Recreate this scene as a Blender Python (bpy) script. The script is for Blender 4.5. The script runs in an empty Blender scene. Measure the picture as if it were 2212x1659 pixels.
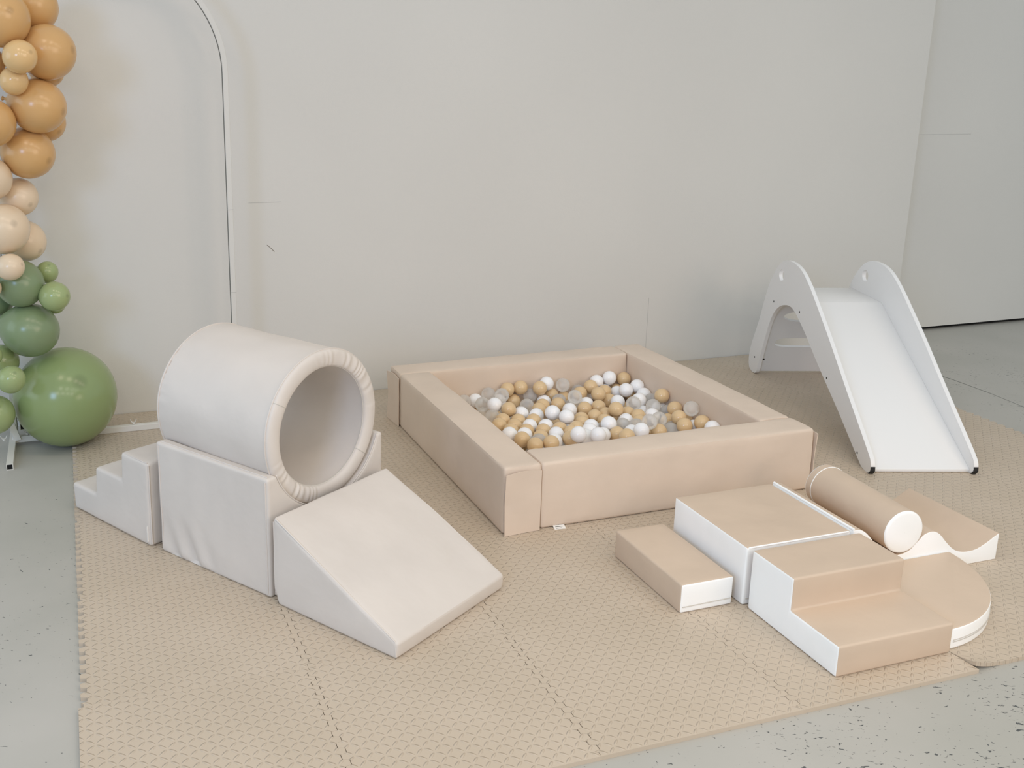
import bpy, bmesh, math, random
from mathutils import Vector, Matrix, noise

random.seed(7)
scene = bpy.context.scene
COL = scene.collection

# ------------------------------------------------------------------ camera
PITCH, ROLL, FPX, CX, CY = 0.252722, 0.009395, 2207.306, 908.913, 710.836
W, H = 2212.0, 1659.0
cam_data = bpy.data.cameras.new('camera')
cam = bpy.data.objects.new('camera', cam_data)
COL.objects.link(cam)
_f = Vector((0, math.cos(PITCH), -math.sin(PITCH)))
_r = Vector((1, 0, 0))
_d = _f.cross(_r)
_cr, _sr = math.cos(ROLL), math.sin(ROLL)
_x = _r * _cr - _d * _sr
_y = _r * _sr + _d * _cr
cam.matrix_world = Matrix(((_x.x, -_y.x, -_f.x, 0), (_x.y, -_y.y, -_f.y, 0), (_x.z, -_y.z, -_f.z, 1.65), (0, 0, 0, 1)))
cam_data.sensor_fit = 'HORIZONTAL'
cam_data.sensor_width = 36.0
cam_data.lens = FPX / W * 36.0
cam_data.shift_x = (W / 2 - CX) / W
cam_data.shift_y = (CY - H / 2) / W
cam_data.clip_end = 60
scene.camera = cam

# ------------------------------------------------------------------ world, lamps, exposure
world = bpy.data.worlds.new('hall_light')
scene.world = world
world.use_nodes = True
world.node_tree.nodes['Background'].inputs[0].default_value = (0.87, 0.98, 1.03, 1)
world.node_tree.nodes['Background'].inputs[1].default_value = 0.62

def area(name, loc, target, sx, sy, power, color):
    l = bpy.data.lights.new(name, 'AREA')
    l.shape = 'RECTANGLE'
    l.size, l.size_y, l.energy, l.color = sx, sy, power, color
    o = bpy.data.objects.new(name, l)
    COL.objects.link(o)
    o.location = loc
    o.rotation_euler = (Vector(target) - Vector(loc)).to_track_quat('-Z', 'Y').to_euler()
    return o

WARM = (1.0, 0.79, 0.62)
for i in range(5):
    area('ceiling_lamp', (-1.35 + i * 1.05, 2.55, 3.3), (-1.35 + i * 1.05, 2.55, 0), 0.5, 0.62, 5.7, WARM)
for i in range(5):
    area('ceiling_lamp', (-0.9 + i * 1.25, 0.15, 3.3), (-0.9 + i * 1.25, 0.15, 0), 0.5, 0.7, 9.0, (1.0, 0.96, 0.82))
for i in range(4):
    area('ceiling_lamp', (-1.4 + i * 1.4, -2.2, 3.3), (-1.4 + i * 1.4, -2.2, 0), 0.5, 0.7, 20.0, (1.0, 0.93, 0.80))
area('rear_window_light', (-2.6, -3.2, 2.9), (0.4, 3.6, 0.6), 1.5, 1.5, 95, (0.38, 0.58, 1.0))
area('left_window_light', (-5.5, 1.8, 2.0), (0.6, 3.2, 0.3), 3.0, 2.4, 32, (0.70, 0.85, 1.0))
area('right_warm_fill', (4.5, -1.5, 2.6), (0.5, 3.4, 0.3), 3.0, 2.4, 76, (1.0, 0.75, 0.58))  # added fill light, warms the right-facing sides; no known lamp stands there

scene.view_settings.view_transform = 'Standard'
scene.view_settings.look = 'None'
scene.view_settings.gamma = 1.0
scene.view_settings.use_curve_mapping = False
scene.view_settings.exposure = 0.0

# ------------------------------------------------------------------ helpers
def s2l(c):
    return tuple(((v / 255) / 12.92 if v / 255 <= 0.04045 else ((v / 255 + 0.055) / 1.055) ** 2.4) for v in c)

def new_mat(name):
    m = bpy.data.materials.new(name)
    m.use_nodes = True
    nt = m.node_tree
    return m, nt, nt.nodes['Principled BSDF']

def node(nt, typ, **kw):
    n = nt.nodes.new(typ)
    for k, v in kw.items():
        setattr(n, k, v)
    return n

def math_node(nt, op, a, b=None, c=None, clamp=False):
    n = nt.nodes.new('ShaderNodeMath')
    n.operation = op
    n.use_clamp = clamp
    for i, v in enumerate((a, b, c)):
        if v is None:
            continue
        if isinstance(v, (int, float)):
            n.inputs[i].default_value = v
        else:
            nt.links.new(v, n.inputs[i])
    return n.outputs[0]

def noise_tex(nt, vec, scale, detail=3.0, rough=0.5):
    n = nt.nodes.new('ShaderNodeTexNoise')
    n.inputs['Scale'].default_value = scale
    n.inputs['Detail'].default_value = detail
    n.inputs['Roughness'].default_value = rough
    nt.links.new(vec, n.inputs['Vector'])
    return n.outputs[0]

def ramp(nt, val, stops):
    n = nt.nodes.new('ShaderNodeValToRGB')
    cr = n.color_ramp
    while len(cr.elements) < len(stops):
        cr.elements.new(0.5)
    for e, (p, c) in zip(cr.elements, stops):
        e.position = p
        e.color = (*c, 1) if len(c) == 3 else c
    nt.links.new(val, n.inputs[0])
    return n.outputs[0]

def add_bump(nt, bsdf, height, dist, strength=1.0):
    b = nt.nodes.new('ShaderNodeBump')
    b.inputs['Distance'].default_value = dist
    b.inputs['Strength'].default_value = strength
    nt.links.new(height, b.inputs['Height'])
    nt.links.new(b.outputs[0], bsdf.inputs['Normal'])

def plain(name, rgb, rough=0.5, metallic=0.0, spec=0.5):
    m, nt, b = new_mat(name)
    b.inputs['Base Color'].default_value = (*s2l(rgb), 1)
    b.inputs['Roughness'].default_value = rough
    b.inputs['Metallic'].default_value = metallic
    b.inputs['Specular IOR Level'].default_value = spec
    return m

def vinyl(name, rgb, rough=0.5, soft=0.004):
    m, nt, b = new_mat(name)
    tc = nt.nodes.new('ShaderNodeTexCoord').outputs['Object']
    lo = noise_tex(nt, tc, 5.0, 2.0)
    c = s2l(rgb)
    col = ramp(nt, lo, [(0.3, tuple(v * 0.965 for v in c)), (0.7, tuple(min(1, v * 1.03) for v in c))])
    nt.links.new(col, b.inputs['Base Color'])
    b.inputs['Roughness'].default_value = rough
    b.inputs['Specular IOR Level'].default_value = 0.35
    grain = noise_tex(nt, tc, 700.0, 2.0)
    crease = noise_tex(nt, tc, 9.0, 3.0)
    h = math_node(nt, 'MULTIPLY_ADD', crease, soft, math_node(nt, 'MULTIPLY', grain, 0.00012))
    add_bump(nt, b, h, 1.0, 1.0)
    return m

M = {}
M['ivory'] = vinyl('ivory_vinyl', (216, 207, 199), 0.5)
M['beige'] = vinyl('beige_vinyl', (208, 187, 166), 0.5)
M['pit'] = vinyl('pit_beige_vinyl', (221, 202, 184), 0.42)
M['white_vinyl'] = vinyl('white_vinyl', (253, 254, 253), 0.45, 0.002)
M['seam'] = plain('seam_thread', (205, 199, 190), 0.7)
M['seam_dark'] = plain('seam_gap', (120, 108, 95), 0.8)
M['seam_beige'] = plain('beige_piping', (222, 200, 177), 0.5)
M['white_paint'] = plain('white_lacquer', (237, 236, 235), 0.35)
M['black'] = plain('black_rubber', (14, 14, 15), 0.6)
M['screw'] = plain('dark_screw', (28, 28, 30), 0.4, 0.6)
M['white_metal'] = plain('white_powder_coat', (226, 222, 214), 0.4)
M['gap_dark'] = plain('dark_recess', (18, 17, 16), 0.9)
M['tag_white'] = plain('care_tag_cloth', (236, 233, 228), 0.8)
M['print_grey'] = plain('tag_print', (96, 92, 88), 0.8)

def finish(bm, name, mat, parent=None, smooth=35, loc=None):
    me = bpy.data.meshes.new(name)
    bm.normal_update()
    bm.to_mesh(me)
    bm.free()
    if mat is not None:
        me.materials.append(mat)
    if smooth:
        for p in me.polygons:
            p.use_smooth = True
        me.set_sharp_from_angle(angle=math.radians(smooth))
    o = bpy.data.objects.new(name, me)
    COL.objects.link(o)
    if parent is not None:
        o.parent = parent
    if loc is not None:
        o.location = loc
    return o

def tag(o, label=None, cat=None, group=None, kind=None):
    if label: o['label'] = label
    if cat: o['category'] = cat
    if group: o['group'] = group
    if kind: o['kind'] = kind
    return o

def thing(name, loc, rz, label, cat, group=None):
    o = bpy.data.objects.new(name, None)
    COL.objects.link(o)
    o.empty_display_size = 0.1
    o.location = loc
    o.rotation_euler = (0, 0, rz)
    return tag(o, label, cat, group)

def add_box(bm, x0, x1, y0, y1, z0, z1, mat=None):
    vs = [bm.verts.new((x, y, z)) for z in (z0, z1) for y in (y0, y1) for x in (x0, x1)]
    for f in ((0, 2, 3, 1), (4, 5, 7, 6), (0, 1, 5, 4), (2, 6, 7, 3), (0, 4, 6, 2), (1, 3, 7, 5)):
        bm.faces.new([vs[i] for i in f])
    return vs

def box_obj(name, x0, x1, y0, y1, z0, z1, mat, parent=None, bev=0.0, seg=2):
    bm = bmesh.new()
    add_box(bm, x0, x1, y0, y1, z0, z1)
    if bev:
        bmesh.ops.bevel(bm, geom=bm.edges[:], offset=bev, segments=seg, profile=0.5, affect='EDGES')
    return finish(bm, name, mat, parent)

def add_prism(bm, prof, d0, d1, cls=0):
    """profile of (x, z) extruded from y=d0 to y=d1; returns nothing"""
    a = [bm.verts.new((p[0], d0, p[1])) for p in prof]
    b = [bm.verts.new((p[0], d1, p[1])) for p in prof]
    n = len(prof)
    fs = [bm.faces.new(a), bm.faces.new(list(reversed(b)))]
    for i in range(n):
        j = (i + 1) % n
        fs.append(bm.faces.new((a[j], a[i], b[i], b[j])))
    bmesh.ops.recalc_face_normals(bm, faces=fs)

def soft_prism(prof, depth, bev, classify, grid=0.03, amp=0.0012, seg=4, disp=None, bulge=0.0, seed=0.0):
    """upholstered foam: bevelled, diced, gently uneven; split into {class: bmesh}"""
    bm = bmesh.new()
    add_prism(bm, prof, 0, depth)
    bm.normal_update()
    for f in bm.faces:
        f.material_index = classify(f.normal, f.calc_center_median())
    sharp = [e for e in bm.edges if len(e.link_faces) == 2 and e.calc_face_angle(0) > 0.35]
    bmesh.ops.bevel(bm, geom=sharp, offset=bev, segments=seg, profile=0.5, affect='EDGES', clamp_overlap=True, material=-1)
    lo = [min(v.co[i] for v in bm.verts) for i in range(3)]
    hi = [max(v.co[i] for v in bm.verts) for i in range(3)]
    if grid:
        for ax in range(3):
            n = int((hi[ax] - lo[ax]) / grid)
            for k in range(1, n):
                co = [0, 0, 0]
                no = [0, 0, 0]
                co[ax] = lo[ax] + (hi[ax] - lo[ax]) * k / n
                no[ax] = 1
                bmesh.ops.bisect_plane(bm, geom=bm.verts[:] + bm.edges[:] + bm.faces[:], dist=0.0004, plane_co=co, plane_no=no)
    bm.normal_update()
    mv = []
    for v in bm.verts:
        p = v.co
        a = amp * noise.noise(Vector((p.x * 7 + seed, p.y * 7, p.z * 7)))
        if bulge:
            m = 1.0
            for i in range(3):
                t = (p[i] - lo[i]) / max(1e-6, hi[i] - lo[i])
                if abs(v.normal[i]) < 0.7:
                    m *= max(0.0, 4 * t * (1 - t))
            a += bulge * m
        if disp:
            a += disp(p, v.normal)
        if p.z < 0.012:
            a = min(a, 0.0)
        mv.append(a)
    for v, a in zip(bm.verts, mv):
        v.co += v.normal * a
        v.co.z = max(v.co.z, 0.0)
    out = {}
    for c in sorted({f.material_index for f in bm.faces}):
        b2 = bm.copy()
        bmesh.ops.delete(b2, geom=[f for f in b2.faces if f.material_index != c], context='FACES')
        for f in b2.faces:
            f.material_index = 0
        out[c] = b2
    bm.free()
    return out

def add_tube(bm, pts, r, seg=8, closed=False, cap=True):
    pts = [Vector(p) for p in pts]
    n = len(pts)
    rings = []
    up = Vector((0, 0, 1))
    prev = None
    for i, p in enumerate(pts):
        a = pts[(i - 1) % n] if (closed or i > 0) else p
        b = pts[(i + 1) % n] if (closed or i < n - 1) else p
        t = (b - a).normalized()
        if prev is None:
            s = t.cross(up)
            if s.length < 0.1:
                s = t.cross(Vector((1, 0, 0)))
        else:
            s = prev - t * prev.dot(t)
        s.normalize()
        prev = s
        u = s.cross(t)
        rings.append([bm.verts.new(p + r * (math.cos(2 * math.pi * k / seg) * s + math.sin(2 * math.pi * k / seg) * u)) for k in range(seg)])
    m = n if closed else n - 1
    for i in range(m):
        A, B = rings[i], rings[(i + 1) % n]
        for k in range(seg):
            bm.faces.new((A[k], A[(k + 1) % seg], B[(k + 1) % seg], B[k]))
    if cap and not closed:
        bm.faces.new(list(reversed(rings[0])))
        bm.faces.new(rings[-1])
    bmesh.ops.recalc_face_normals(bm, faces=bm.faces[:])

def tube_obj(name, pts, r, mat, parent=None, seg=8, closed=False):
    bm = bmesh.new()
    add_tube(bm, pts, r, seg, closed)
    return finish(bm, name, mat, parent, smooth=60)

def catmull(pts, per=8):
    out = []
    P = [pts[0]] + list(pts) + [pts[-1]]
    for i in range(1, len(P) - 2):
        for k in range(per):
            t = k / per
            q = []
            for d in range(2):
                a, b, c, e = P[i - 1][d], P[i][d], P[i + 1][d], P[i + 2][d]
                q.append(0.5 * (2 * b + (c - a) * t + (2 * a - 5 * b + 4 * c - e) * t * t + (3 * b - a - 3 * c + e) * t ** 3))
            out.append(tuple(q))
    out.append(tuple(pts[-1]))
    return out

ORD = ['first', 'second', 'third', 'fourth', 'fifth', 'sixth', 'seventh', 'eighth', 'ninth', 'tenth', 'eleventh', 'twelfth',
       'thirteenth', 'fourteenth', 'fifteenth', 'sixteenth', 'seventeenth', 'eighteenth', 'nineteenth', 'twentieth']
def ordinal(i):
    if i < 20:
        return ORD[i]
    tens = {2: 'twenty', 3: 'thirty', 4: 'forty', 5: 'fifty', 6: 'sixty', 7: 'seventy'}
    n = i + 1
    if n % 10 == 0:
        return {20: 'twentieth', 30: 'thirtieth', 40: 'fortieth', 50: 'fiftieth'}[n]
    return tens[n // 10] + '-' + ORD[n % 10 - 1]

# ------------------------------------------------------------------ setting
MO = Vector((-0.67862, 1.77747, 0))
MY = 0.33153
S = 0.5987
MZ = 0.012
MM = Matrix.Translation(MO) @ Matrix.Rotation(MY, 4, 'Z')      # hall axes: u along the wall, v towards it
WALL_V = 2.97

def structure(o):
    o['kind'] = 'structure'
    return o

def floor_material():
    m, nt, b = new_mat('painted_concrete')
    tc = nt.nodes.new('ShaderNodeTexCoord').outputs['Object']
    lo = noise_tex(nt, tc, 1.6, 4.0)
    base = ramp(nt, lo, [(0.3, s2l((172, 170, 162))), (0.7, s2l((186, 182, 175)))])
    # paint chips: small dark flecks, denser in worn patches
    mp = node(nt, 'ShaderNodeMapping')
    nt.links.new(tc, mp.inputs[0])
    mp.inputs['Scale'].default_value = (1, 1.7, 1)
    mp.inputs['Rotation'].default_value = (0, 0, 0.5)
    warp = node(nt, 'ShaderNodeTexNoise')
    warp.inputs['Scale'].default_value = 26
    nt.links.new(mp.outputs[0], warp.inputs['Vector'])
    add = node(nt, 'ShaderNodeVectorMath', operation='MULTIPLY_ADD')
    nt.links.new(warp.outputs['Color'], add.inputs[0])
    add.inputs[1].default_value = (0.05, 0.05, 0)
    nt.links.new(mp.outputs[0], add.inputs[2])
    fine = noise_tex(nt, add.outputs[0], 62.0, 2.5, 0.55)
    patch = noise_tex(nt, tc, 2.3, 3.0)
    th = math_node(nt, 'MULTIPLY_ADD', patch, -0.26, 0.80)
    # the forecourt by the front edge of the mat is the worn part
    sx = node(nt, 'ShaderNodeSeparateXYZ')
    nt.links.new(tc, sx.inputs[0])
    worn = math_node(nt, 'MULTIPLY_ADD', sx.outputs[0], -0.035, -0.050)
    worn2 = math_node(nt, 'MULTIPLY_ADD', sx.outputs[1], 0.030, worn)
    th2 = math_node(nt, 'ADD', th, math_node(nt, 'MINIMUM', math_node(nt, 'MAXIMUM', worn2, -0.085), 0.03))
    d = math_node(nt, 'SUBTRACT', fine, th2)
    chip = math_node(nt, 'MULTIPLY', d, 28.0, clamp=True)
    mix = node(nt, 'ShaderNodeMix', data_type='RGBA')
    nt.links.new(chip, mix.inputs[0])
    nt.links.new(base, mix.inputs[6])
    mix.inputs[7].default_value = (*s2l((84, 86, 86)), 1)
    nt.links.new(mix.outputs[2], b.inputs['Base Color'])
    b.inputs['Roughness'].default_value = 0.42
    b.inputs['Specular IOR Level'].default_value = 0.4
    add_bump(nt, b, math_node(nt, 'MULTIPLY', chip, -1.0), 0.0006, 1.0)
    return m

def wall_material(name, rgb):
    m, nt, b = new_mat(name)
    tc = nt.nodes.new('ShaderNodeTexCoord').outputs['Object']
    lo = noise_tex(nt, tc, 0.9, 3.0)
    c = s2l(rgb)
    col = ramp(nt, lo, [(0.3, tuple(v * 0.975 for v in c)), (0.7, tuple(v * 1.02 for v in c))])
    nt.links.new(col, b.inputs['Base Color'])
    b.inputs['Roughness'].default_value = 0.7
    b.inputs['Specular IOR Level'].default_value = 0.25
    add_bump(nt, b, noise_tex(nt, tc, 260.0, 2.0), 0.0006, 0.5)
    return m

bm = bmesh.new()
add_box(bm, -9, 10, -7, 11, -0.05, 0.0)
floor = structure(finish(bm, 'floor', floor_material(), smooth=0))
M['wall'] = wall_material('wall_paint', (217, 214, 208))
M['joint'] = plain('board_joint', (190, 188, 184), 0.8)

def hall_box(name, u0, u1, v0, v1, z0, z1, mat, parent=None):
    bm = bmesh.new()
    add_box(bm, u0, u1, v0, v1, z0, z1)
    o = finish(bm, name, mat, parent, smooth=0)
    if parent is None:
        o.matrix_world = MM
    return o

wall_back = structure(hall_box('wall_back', -5.0, 4.853, WALL_V, WALL_V + 0.17, 0.0, 3.4, M['wall']))
wall_right = structure(hall_box('wall_right', 4.5, 9.5, WALL_V + 0.185, WALL_V + 0.30, 0.022, 3.4, M['wall']))
trim = structure(hall_box('trim_1', 4.5, 9.5, WALL_V + 0.215, WALL_V + 0.30, 0.0, 0.022, M['gap_dark']))
# board joints and a scratch on the walls
hall_box('board_joint', 3.089, 3.0915, WALL_V - 0.0006, WALL_V + 0.002, 0.0, 0.40, M['joint'], wall_back)
hall_box('board_joint', 0.865, 1.02, WALL_V - 0.0006, WALL_V + 0.002, 1.005, 1.0075, M['joint'], wall_back)
hall_box('board_joint', 4.87, 5.45, WALL_V + 0.1844, WALL_V + 0.187, 1.262, 1.2645, M['joint'], wall_right)
bm = bmesh.new()
add_tube(bm, [(0.948, WALL_V, 0.80), (0.965, WALL_V, 0.785), (0.983, WALL_V, 0.765)], 0.0013, 5)
finish(bm, 'wall_scratch', M['seam_dark'], wall_back)
# saw-cut joint of the concrete floor running past the slide
bm = bmesh.new()
for a, b_, w in (((2.70, 5.90), (2.932, 5.386), 0.0035), ((2.932, 5.386), (3.01, 5.143), 0.0025), ((3.01, 5.143), (3.10, 4.75), 0.0015)):
    a, b_ = Vector((*a, 0)), Vector((*b_, 0))
    n = Vector((-(b_ - a).y, (b_ - a).x, 0)).normalized() * w
    vs = [bm.verts.new((p.x, p.y, 0.0006)) for p in (a - n, b_ - n, b_ + n, a + n)]
    bm.faces.new(vs)
structure(finish(bm, 'trim_2', plain('floor_joint', (120, 121, 116), 0.8), smooth=0))

# ------------------------------------------------------------------ foam mat tiles
def mat_material():
    m, nt, b = new_mat('leaf_embossed_foam')
    tc = nt.nodes.new('ShaderNodeTexCoord').outputs['Object']
    sx = node(nt, 'ShaderNodeSeparateXYZ')
    nt.links.new(tc, sx.inputs[0])
    cell = S / 25.0
    u = math_node(nt, 'DIVIDE', sx.outputs[0], cell)
    v = math_node(nt, 'DIVIDE', sx.outputs[1], cell)
    fu, fv = math_node(nt, 'FLOOR', u), math_node(nt, 'FLOOR', v)
    par = math_node(nt, 'PINGPONG', math_node(nt, 'ADD', fu, fv), 1.0)
    x = math_node(nt, 'SUBTRACT', math_node(nt, 'FRACT', u), 0.5)
    y = math_node(nt, 'SUBTRACT', math_node(nt, 'FRACT', v), 0.5)
    p = math_node(nt, 'ADD', x, y)
    q = math_node(nt, 'SUBTRACT', x, y)
    mixa = math_node(nt, 'ADD', math_node(nt, 'MULTIPLY', p, par), math_node(nt, 'MULTIPLY', q, math_node(nt, 'SUBTRACT', 1.0, par)))
    mixb = math_node(nt, 'ADD', math_node(nt, 'MULTIPLY', q, par), math_node(nt, 'MULTIPLY', p, math_node(nt, 'SUBTRACT', 1.0, par)))
    aa = math_node(nt, 'DIVIDE', mixa, 0.74)
    bb = math_node(nt, 'DIVIDE', mixb, 0.24)
    r2 = math_node(nt, 'ADD', math_node(nt, 'MULTIPLY', aa, aa), math_node(nt, 'MULTIPLY', bb, bb))
    hgt = math_node(nt, 'SUBTRACT', 1.0, r2, clamp=True)
    hgt = math_node(nt, 'POWER', hgt, 0.8)
    fine = noise_tex(nt, tc, 900.0, 2.0)
    tot = math_node(nt, 'MULTIPLY_ADD', fine, 0.06, hgt)
    add_bump(nt, b, tot, 0.0023, 1.0)
    lo = noise_tex(nt, tc, 3.0, 3.0)
    col = ramp(nt, lo, [(0.3, s2l((193, 177, 157))), (0.7, s2l((200, 184, 165)))])
    nt.links.new(col, b.inputs['Base Color'])
    nt.links.new(math_node(nt, 'MULTIPLY_ADD', hgt, -0.22, 0.5), b.inputs['Roughness'])
    b.inputs['Specular IOR Level'].default_value = 0.5
    return m
M['mat'] = mat_material()

TEETH, TD = 13, 0.0085
def edge_line(kind, gap, sign):
    """points along 0..S with an offset; kind 's' straight, 'a'/'b' dovetail teeth (one profile shared by both neighbours)"""
    if kind == 's':
        return [(0, 0), (S, 0)]
    pts = []
    per = S / TEETH
    for k in range(TEETH):
        t = k * per
        w = per * 0.5
        pts += [(t + 0.002, -TD), (t + w - 0.003, -TD), (t + w + 0.0015, TD), (t + per - 0.0035, TD)]
    first = 0.10 if kind == 'c' else 0.016
    pts = [(a, o + sign * gap) for a, o in pts if first < a < S - 0.016]
    return [(0, 0), (0.014, sign * gap)] + pts + [(S - 0.014, sign * gap), (S, 0)]

def mat_tile(ci, ri, left, right, bottom, top, gapu, gapv, v_cut=None):
    P = []
    P += [(t, -o) for t, o in [(a, -b) for a, b in edge_line(bottom, gapv, 1)]]            # along v=0
    P += [(S + o, t) for t, o in edge_line(right, gapu, -1)][1:]
    P += [(t, S + o) for t, o in reversed(edge_line(top, gapv, -1))][1:]
    P += [(o, t) for t, o in reversed(edge_line(left, gapu, 1))][1:-1]
    if v_cut:
        P = [(x, min(y, v_cut)) for x, y in P]
    Q = []
    for p in P:
        if not Q or (Vector(p) - Vector(Q[-1])).length > 1e-5:
            Q.append(p)
    bm = bmesh.new()
    a = [bm.verts.new((x, y, 0)) for x, y in Q]
    b = [bm.verts.new((x, y, MZ)) for x, y in Q]
    n = len(Q)
    bm.faces.new(list(reversed(a)))
    bm.faces.new(b)
    for i in range(n):
        j = (i + 1) % n
        bm.faces.new((a[i], a[j], b[j], b[i]))
    return bm

ROWN = ['front row', 'second row from the front', 'middle row', 'second row from the wall', 'row against the wall']
rng = random.Random(3)
for ri in range(5):
    for ci in range(7):
        left = 'a' if (ci > 0 or ri > 0) else 's'
        right = 'a'
        if ri == 0 and ci == 4:
            left = 'c'
        if ri == 0 and ci == 3:
            right = 'c'
        bottom = 's' if ri == 0 else 'a'
        top = 'a'
        gu = 0.0011 if ci in (1, 2) else 0.0007
        bm = mat_tile(ci, ri, left, right, bottom, top, gu, 0.0003, v_cut=(WALL_V - 4 * S - 0.004) if ri == 4 else None)
        if ci == 0 and ri == 0:
            for v in bm.verts:
                if v.co.x < 0.012:
                    v.co.x -= 0.014
        if ri == 0 and ci == 4:
            # the corner that curls up over its neighbour
            for k in range(1, 9):
                for ax, no in (((0.013 * k, 0, 0), (1, 0, 0)), ((0, 0.013 * k, 0), (0, 1, 0))):
                    bmesh.ops.bisect_plane(bm, geom=bm.verts[:] + bm.edges[:] + bm.faces[:], plane_co=ax, plane_no=no)
            for v in bm.verts:
                d = math.hypot(v.co.x - 0.0, v.co.y * 1.2)
                t = max(0.0, 1 - d / 0.11)
                v.co.z += 0.016 * t * t
                v.co.y += 0.012 * max(0.0, 1 - v.co.y / 0.4)
        o = finish(bm, 'foam_floor_tile', M['mat'], smooth=0)
        o.matrix_world = MM @ Matrix.Translation((ci * S, ri * S, 0))
        where = 'leftmost' if ci == 0 else ('rightmost' if (ci == 6) else ordinal(ci) + ' from the left')
        extra = {(0, 0): ' by the straight left border', (4, 0): ' with a curled corner', (6, 2): ' beyond the slide foot'}.get((ci, ri), '')
        tag(o, 'beige embossed foam floor tile, %s in the %s%s' % (where, ROWN[ri], extra), 'floor tile', 'interlocking beige foam floor tiles')

# ------------------------------------------------------------------ balloon arch frame
arch = thing('arch_frame', MM @ Vector((0.2475, 2.72, MZ)), MY, 'white square-tube arch frame standing behind the balloons, in front of the wall', 'arch frame')
def square_tube(bm, path, w, d):
    """rectangular section swept along a path lying in the local xz plane"""
    rings = []
    n = len(path)
    for i, p in enumerate(path):
        a = Vector(path[max(0, i - 1)])
        b = Vector(path[min(n - 1, i + 1)])
        t = (b - a).normalized()
        nrm = Vector((-t.z, 0, t.x))
        P = Vector(p)
        rings.append([bm.verts.new(P + nrm * sx * w / 2 + Vector((0, sy * d / 2, 0))) for sx, sy in ((-1, -1), (1, -1), (1, 1), (-1, 1))])
    for A, B in zip(rings, rings[1:]):
        for k in range(4):
            bm.faces.new((A[k], A[(k + 1) % 4], B[(k + 1) % 4], B[k]))
    bm.faces.new(rings[0])
    bm.faces.new(list(reversed(rings[-1])))
    bmesh.ops.recalc_face_normals(bm, faces=bm.faces[:])
RA, HA = 0.4925, 1.60
path = [(-RA, 0, 0.012), (-RA, 0, HA)] + [(-RA * math.cos(math.pi * k / 40), 0, HA + RA * math.sin(math.pi * k / 40)) for k in range(1, 40)] + [(RA, 0, HA), (RA, 0, 0.012)]
bm = bmesh.new()
square_tube(bm, path, 0.024, 0.024)
bmesh.ops.bevel(bm, geom=[e for e in bm.edges if e.is_manifold and e.calc_face_angle(0) > 1.0], offset=0.002, segments=1, affect='EDGES')
finish(bm, 'arch_tube', M['wall'], arch, smooth=30)
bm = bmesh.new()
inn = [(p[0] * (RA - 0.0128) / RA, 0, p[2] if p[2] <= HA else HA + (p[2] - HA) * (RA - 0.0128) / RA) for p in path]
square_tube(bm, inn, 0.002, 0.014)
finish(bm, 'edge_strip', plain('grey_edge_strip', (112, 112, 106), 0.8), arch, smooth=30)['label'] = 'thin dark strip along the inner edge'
for z in (0.62, 1.0):
    box_obj('tube_joint', RA - 0.0128, RA + 0.0128, -0.0128, 0.0128, z, z + 0.002, M['joint'], arch)
box_obj('base_bar', -RA - 0.012, RA + 0.012, -0.016, 0.010, 0.0, 0.028, M['white_metal'], arch, 0.002, 1)
def open_tube(name, x, y0, y1, z0, w, parent):
    bm = bmesh.new()
    t = 0.0025
    for (ax, az, bx, bz) in ((-w / 2, 0, w / 2, t), (-w / 2, w - t, w / 2, w), (-w / 2, t, -w / 2 + t, w - t), (w / 2 - t, t, w / 2, w - t)):
        add_box(bm, x + ax, x + bx, y0, y1, z0 + az, z0 + bz)
    o = finish(bm, name, M['white_metal'], parent, smooth=0)
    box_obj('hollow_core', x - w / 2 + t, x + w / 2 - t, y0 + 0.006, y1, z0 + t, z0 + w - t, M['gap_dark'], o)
    return o
def wing_nut(x, y, z, parent):
    bm = bmesh.new()
    bmesh.ops.create_cone(bm, cap_ends=True, segments=10, radius1=0.006, radius2=0.006, depth=0.010, matrix=Matrix.Translation((x, y, z)))
    for s in (-1, 1):
        add_tube(bm, [(x + s * 0.004, y, z + 0.002), (x + s * 0.011, y, z + 0.012), (x + s * 0.013, y, z + 0.019)], 0.0024, 6)
    finish(bm, 'wing_nut', M['white_metal'], parent)
for s in (-1, 1):
    fx = s * RA - (0.016 if s < 0 else -0.016)
    open_tube('foot_tube', fx - s * 0.004, -0.31, 0.12, -MZ if s < 0 else 0.0005, 0.027, arch)
wing_nut(-RA + 0.05, -0.002, 0.034, arch)
wing_nut(-RA - 0.045, -0.03, 0.026, arch)
wing_nut(0.015, -0.002, 0.034, arch)
# slanting brace and sleeve at the left foot
bm = bmesh.new()
square_tube(bm, [(-RA + 0.012, -0.022, 0.015), (-RA - 0.008, -0.022, 0.085)], 0.026, 0.012)
finish(bm, 'brace_plate', M['white_metal'], arch, smooth=0)
open_tube('sleeve', -RA + 0.04, -0.008, 0.10, 0.055, 0.034, arch)
# tie line from the garland's core to the left upright
# ------------------------------------------------------------------ balloons
def latex(name, rgb, rough=0.3):
    m, nt, b = new_mat(name)
    tc = nt.nodes.new('ShaderNodeTexCoord').outputs['Object']
    sx = node(nt, 'ShaderNodeSeparateXYZ')
    nt.links.new(tc, sx.inputs[0])
    c = s2l(rgb)
    # thicker, darker latex at the very tip (local z = 1)
    tip = ramp(nt, sx.outputs[2], [(0.0, (0, 0, 0)), (0.982, (0, 0, 0)), (1.0, (1, 1, 1))])
    mix = node(nt, 'ShaderNodeMix', data_type='RGBA')
    nt.links.new(tip, mix.inputs[0])
    mix.inputs[6].default_value = (*c, 1)
    mix.inputs[7].default_value = (*[v * 0.78 for v in c], 1)
    nt.links.new(mix.outputs[2], b.inputs['Base Color'])
    b.inputs['Roughness'].default_value = rough
    b.inputs['Specular IOR Level'].default_value = 0.5
    return m
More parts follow.
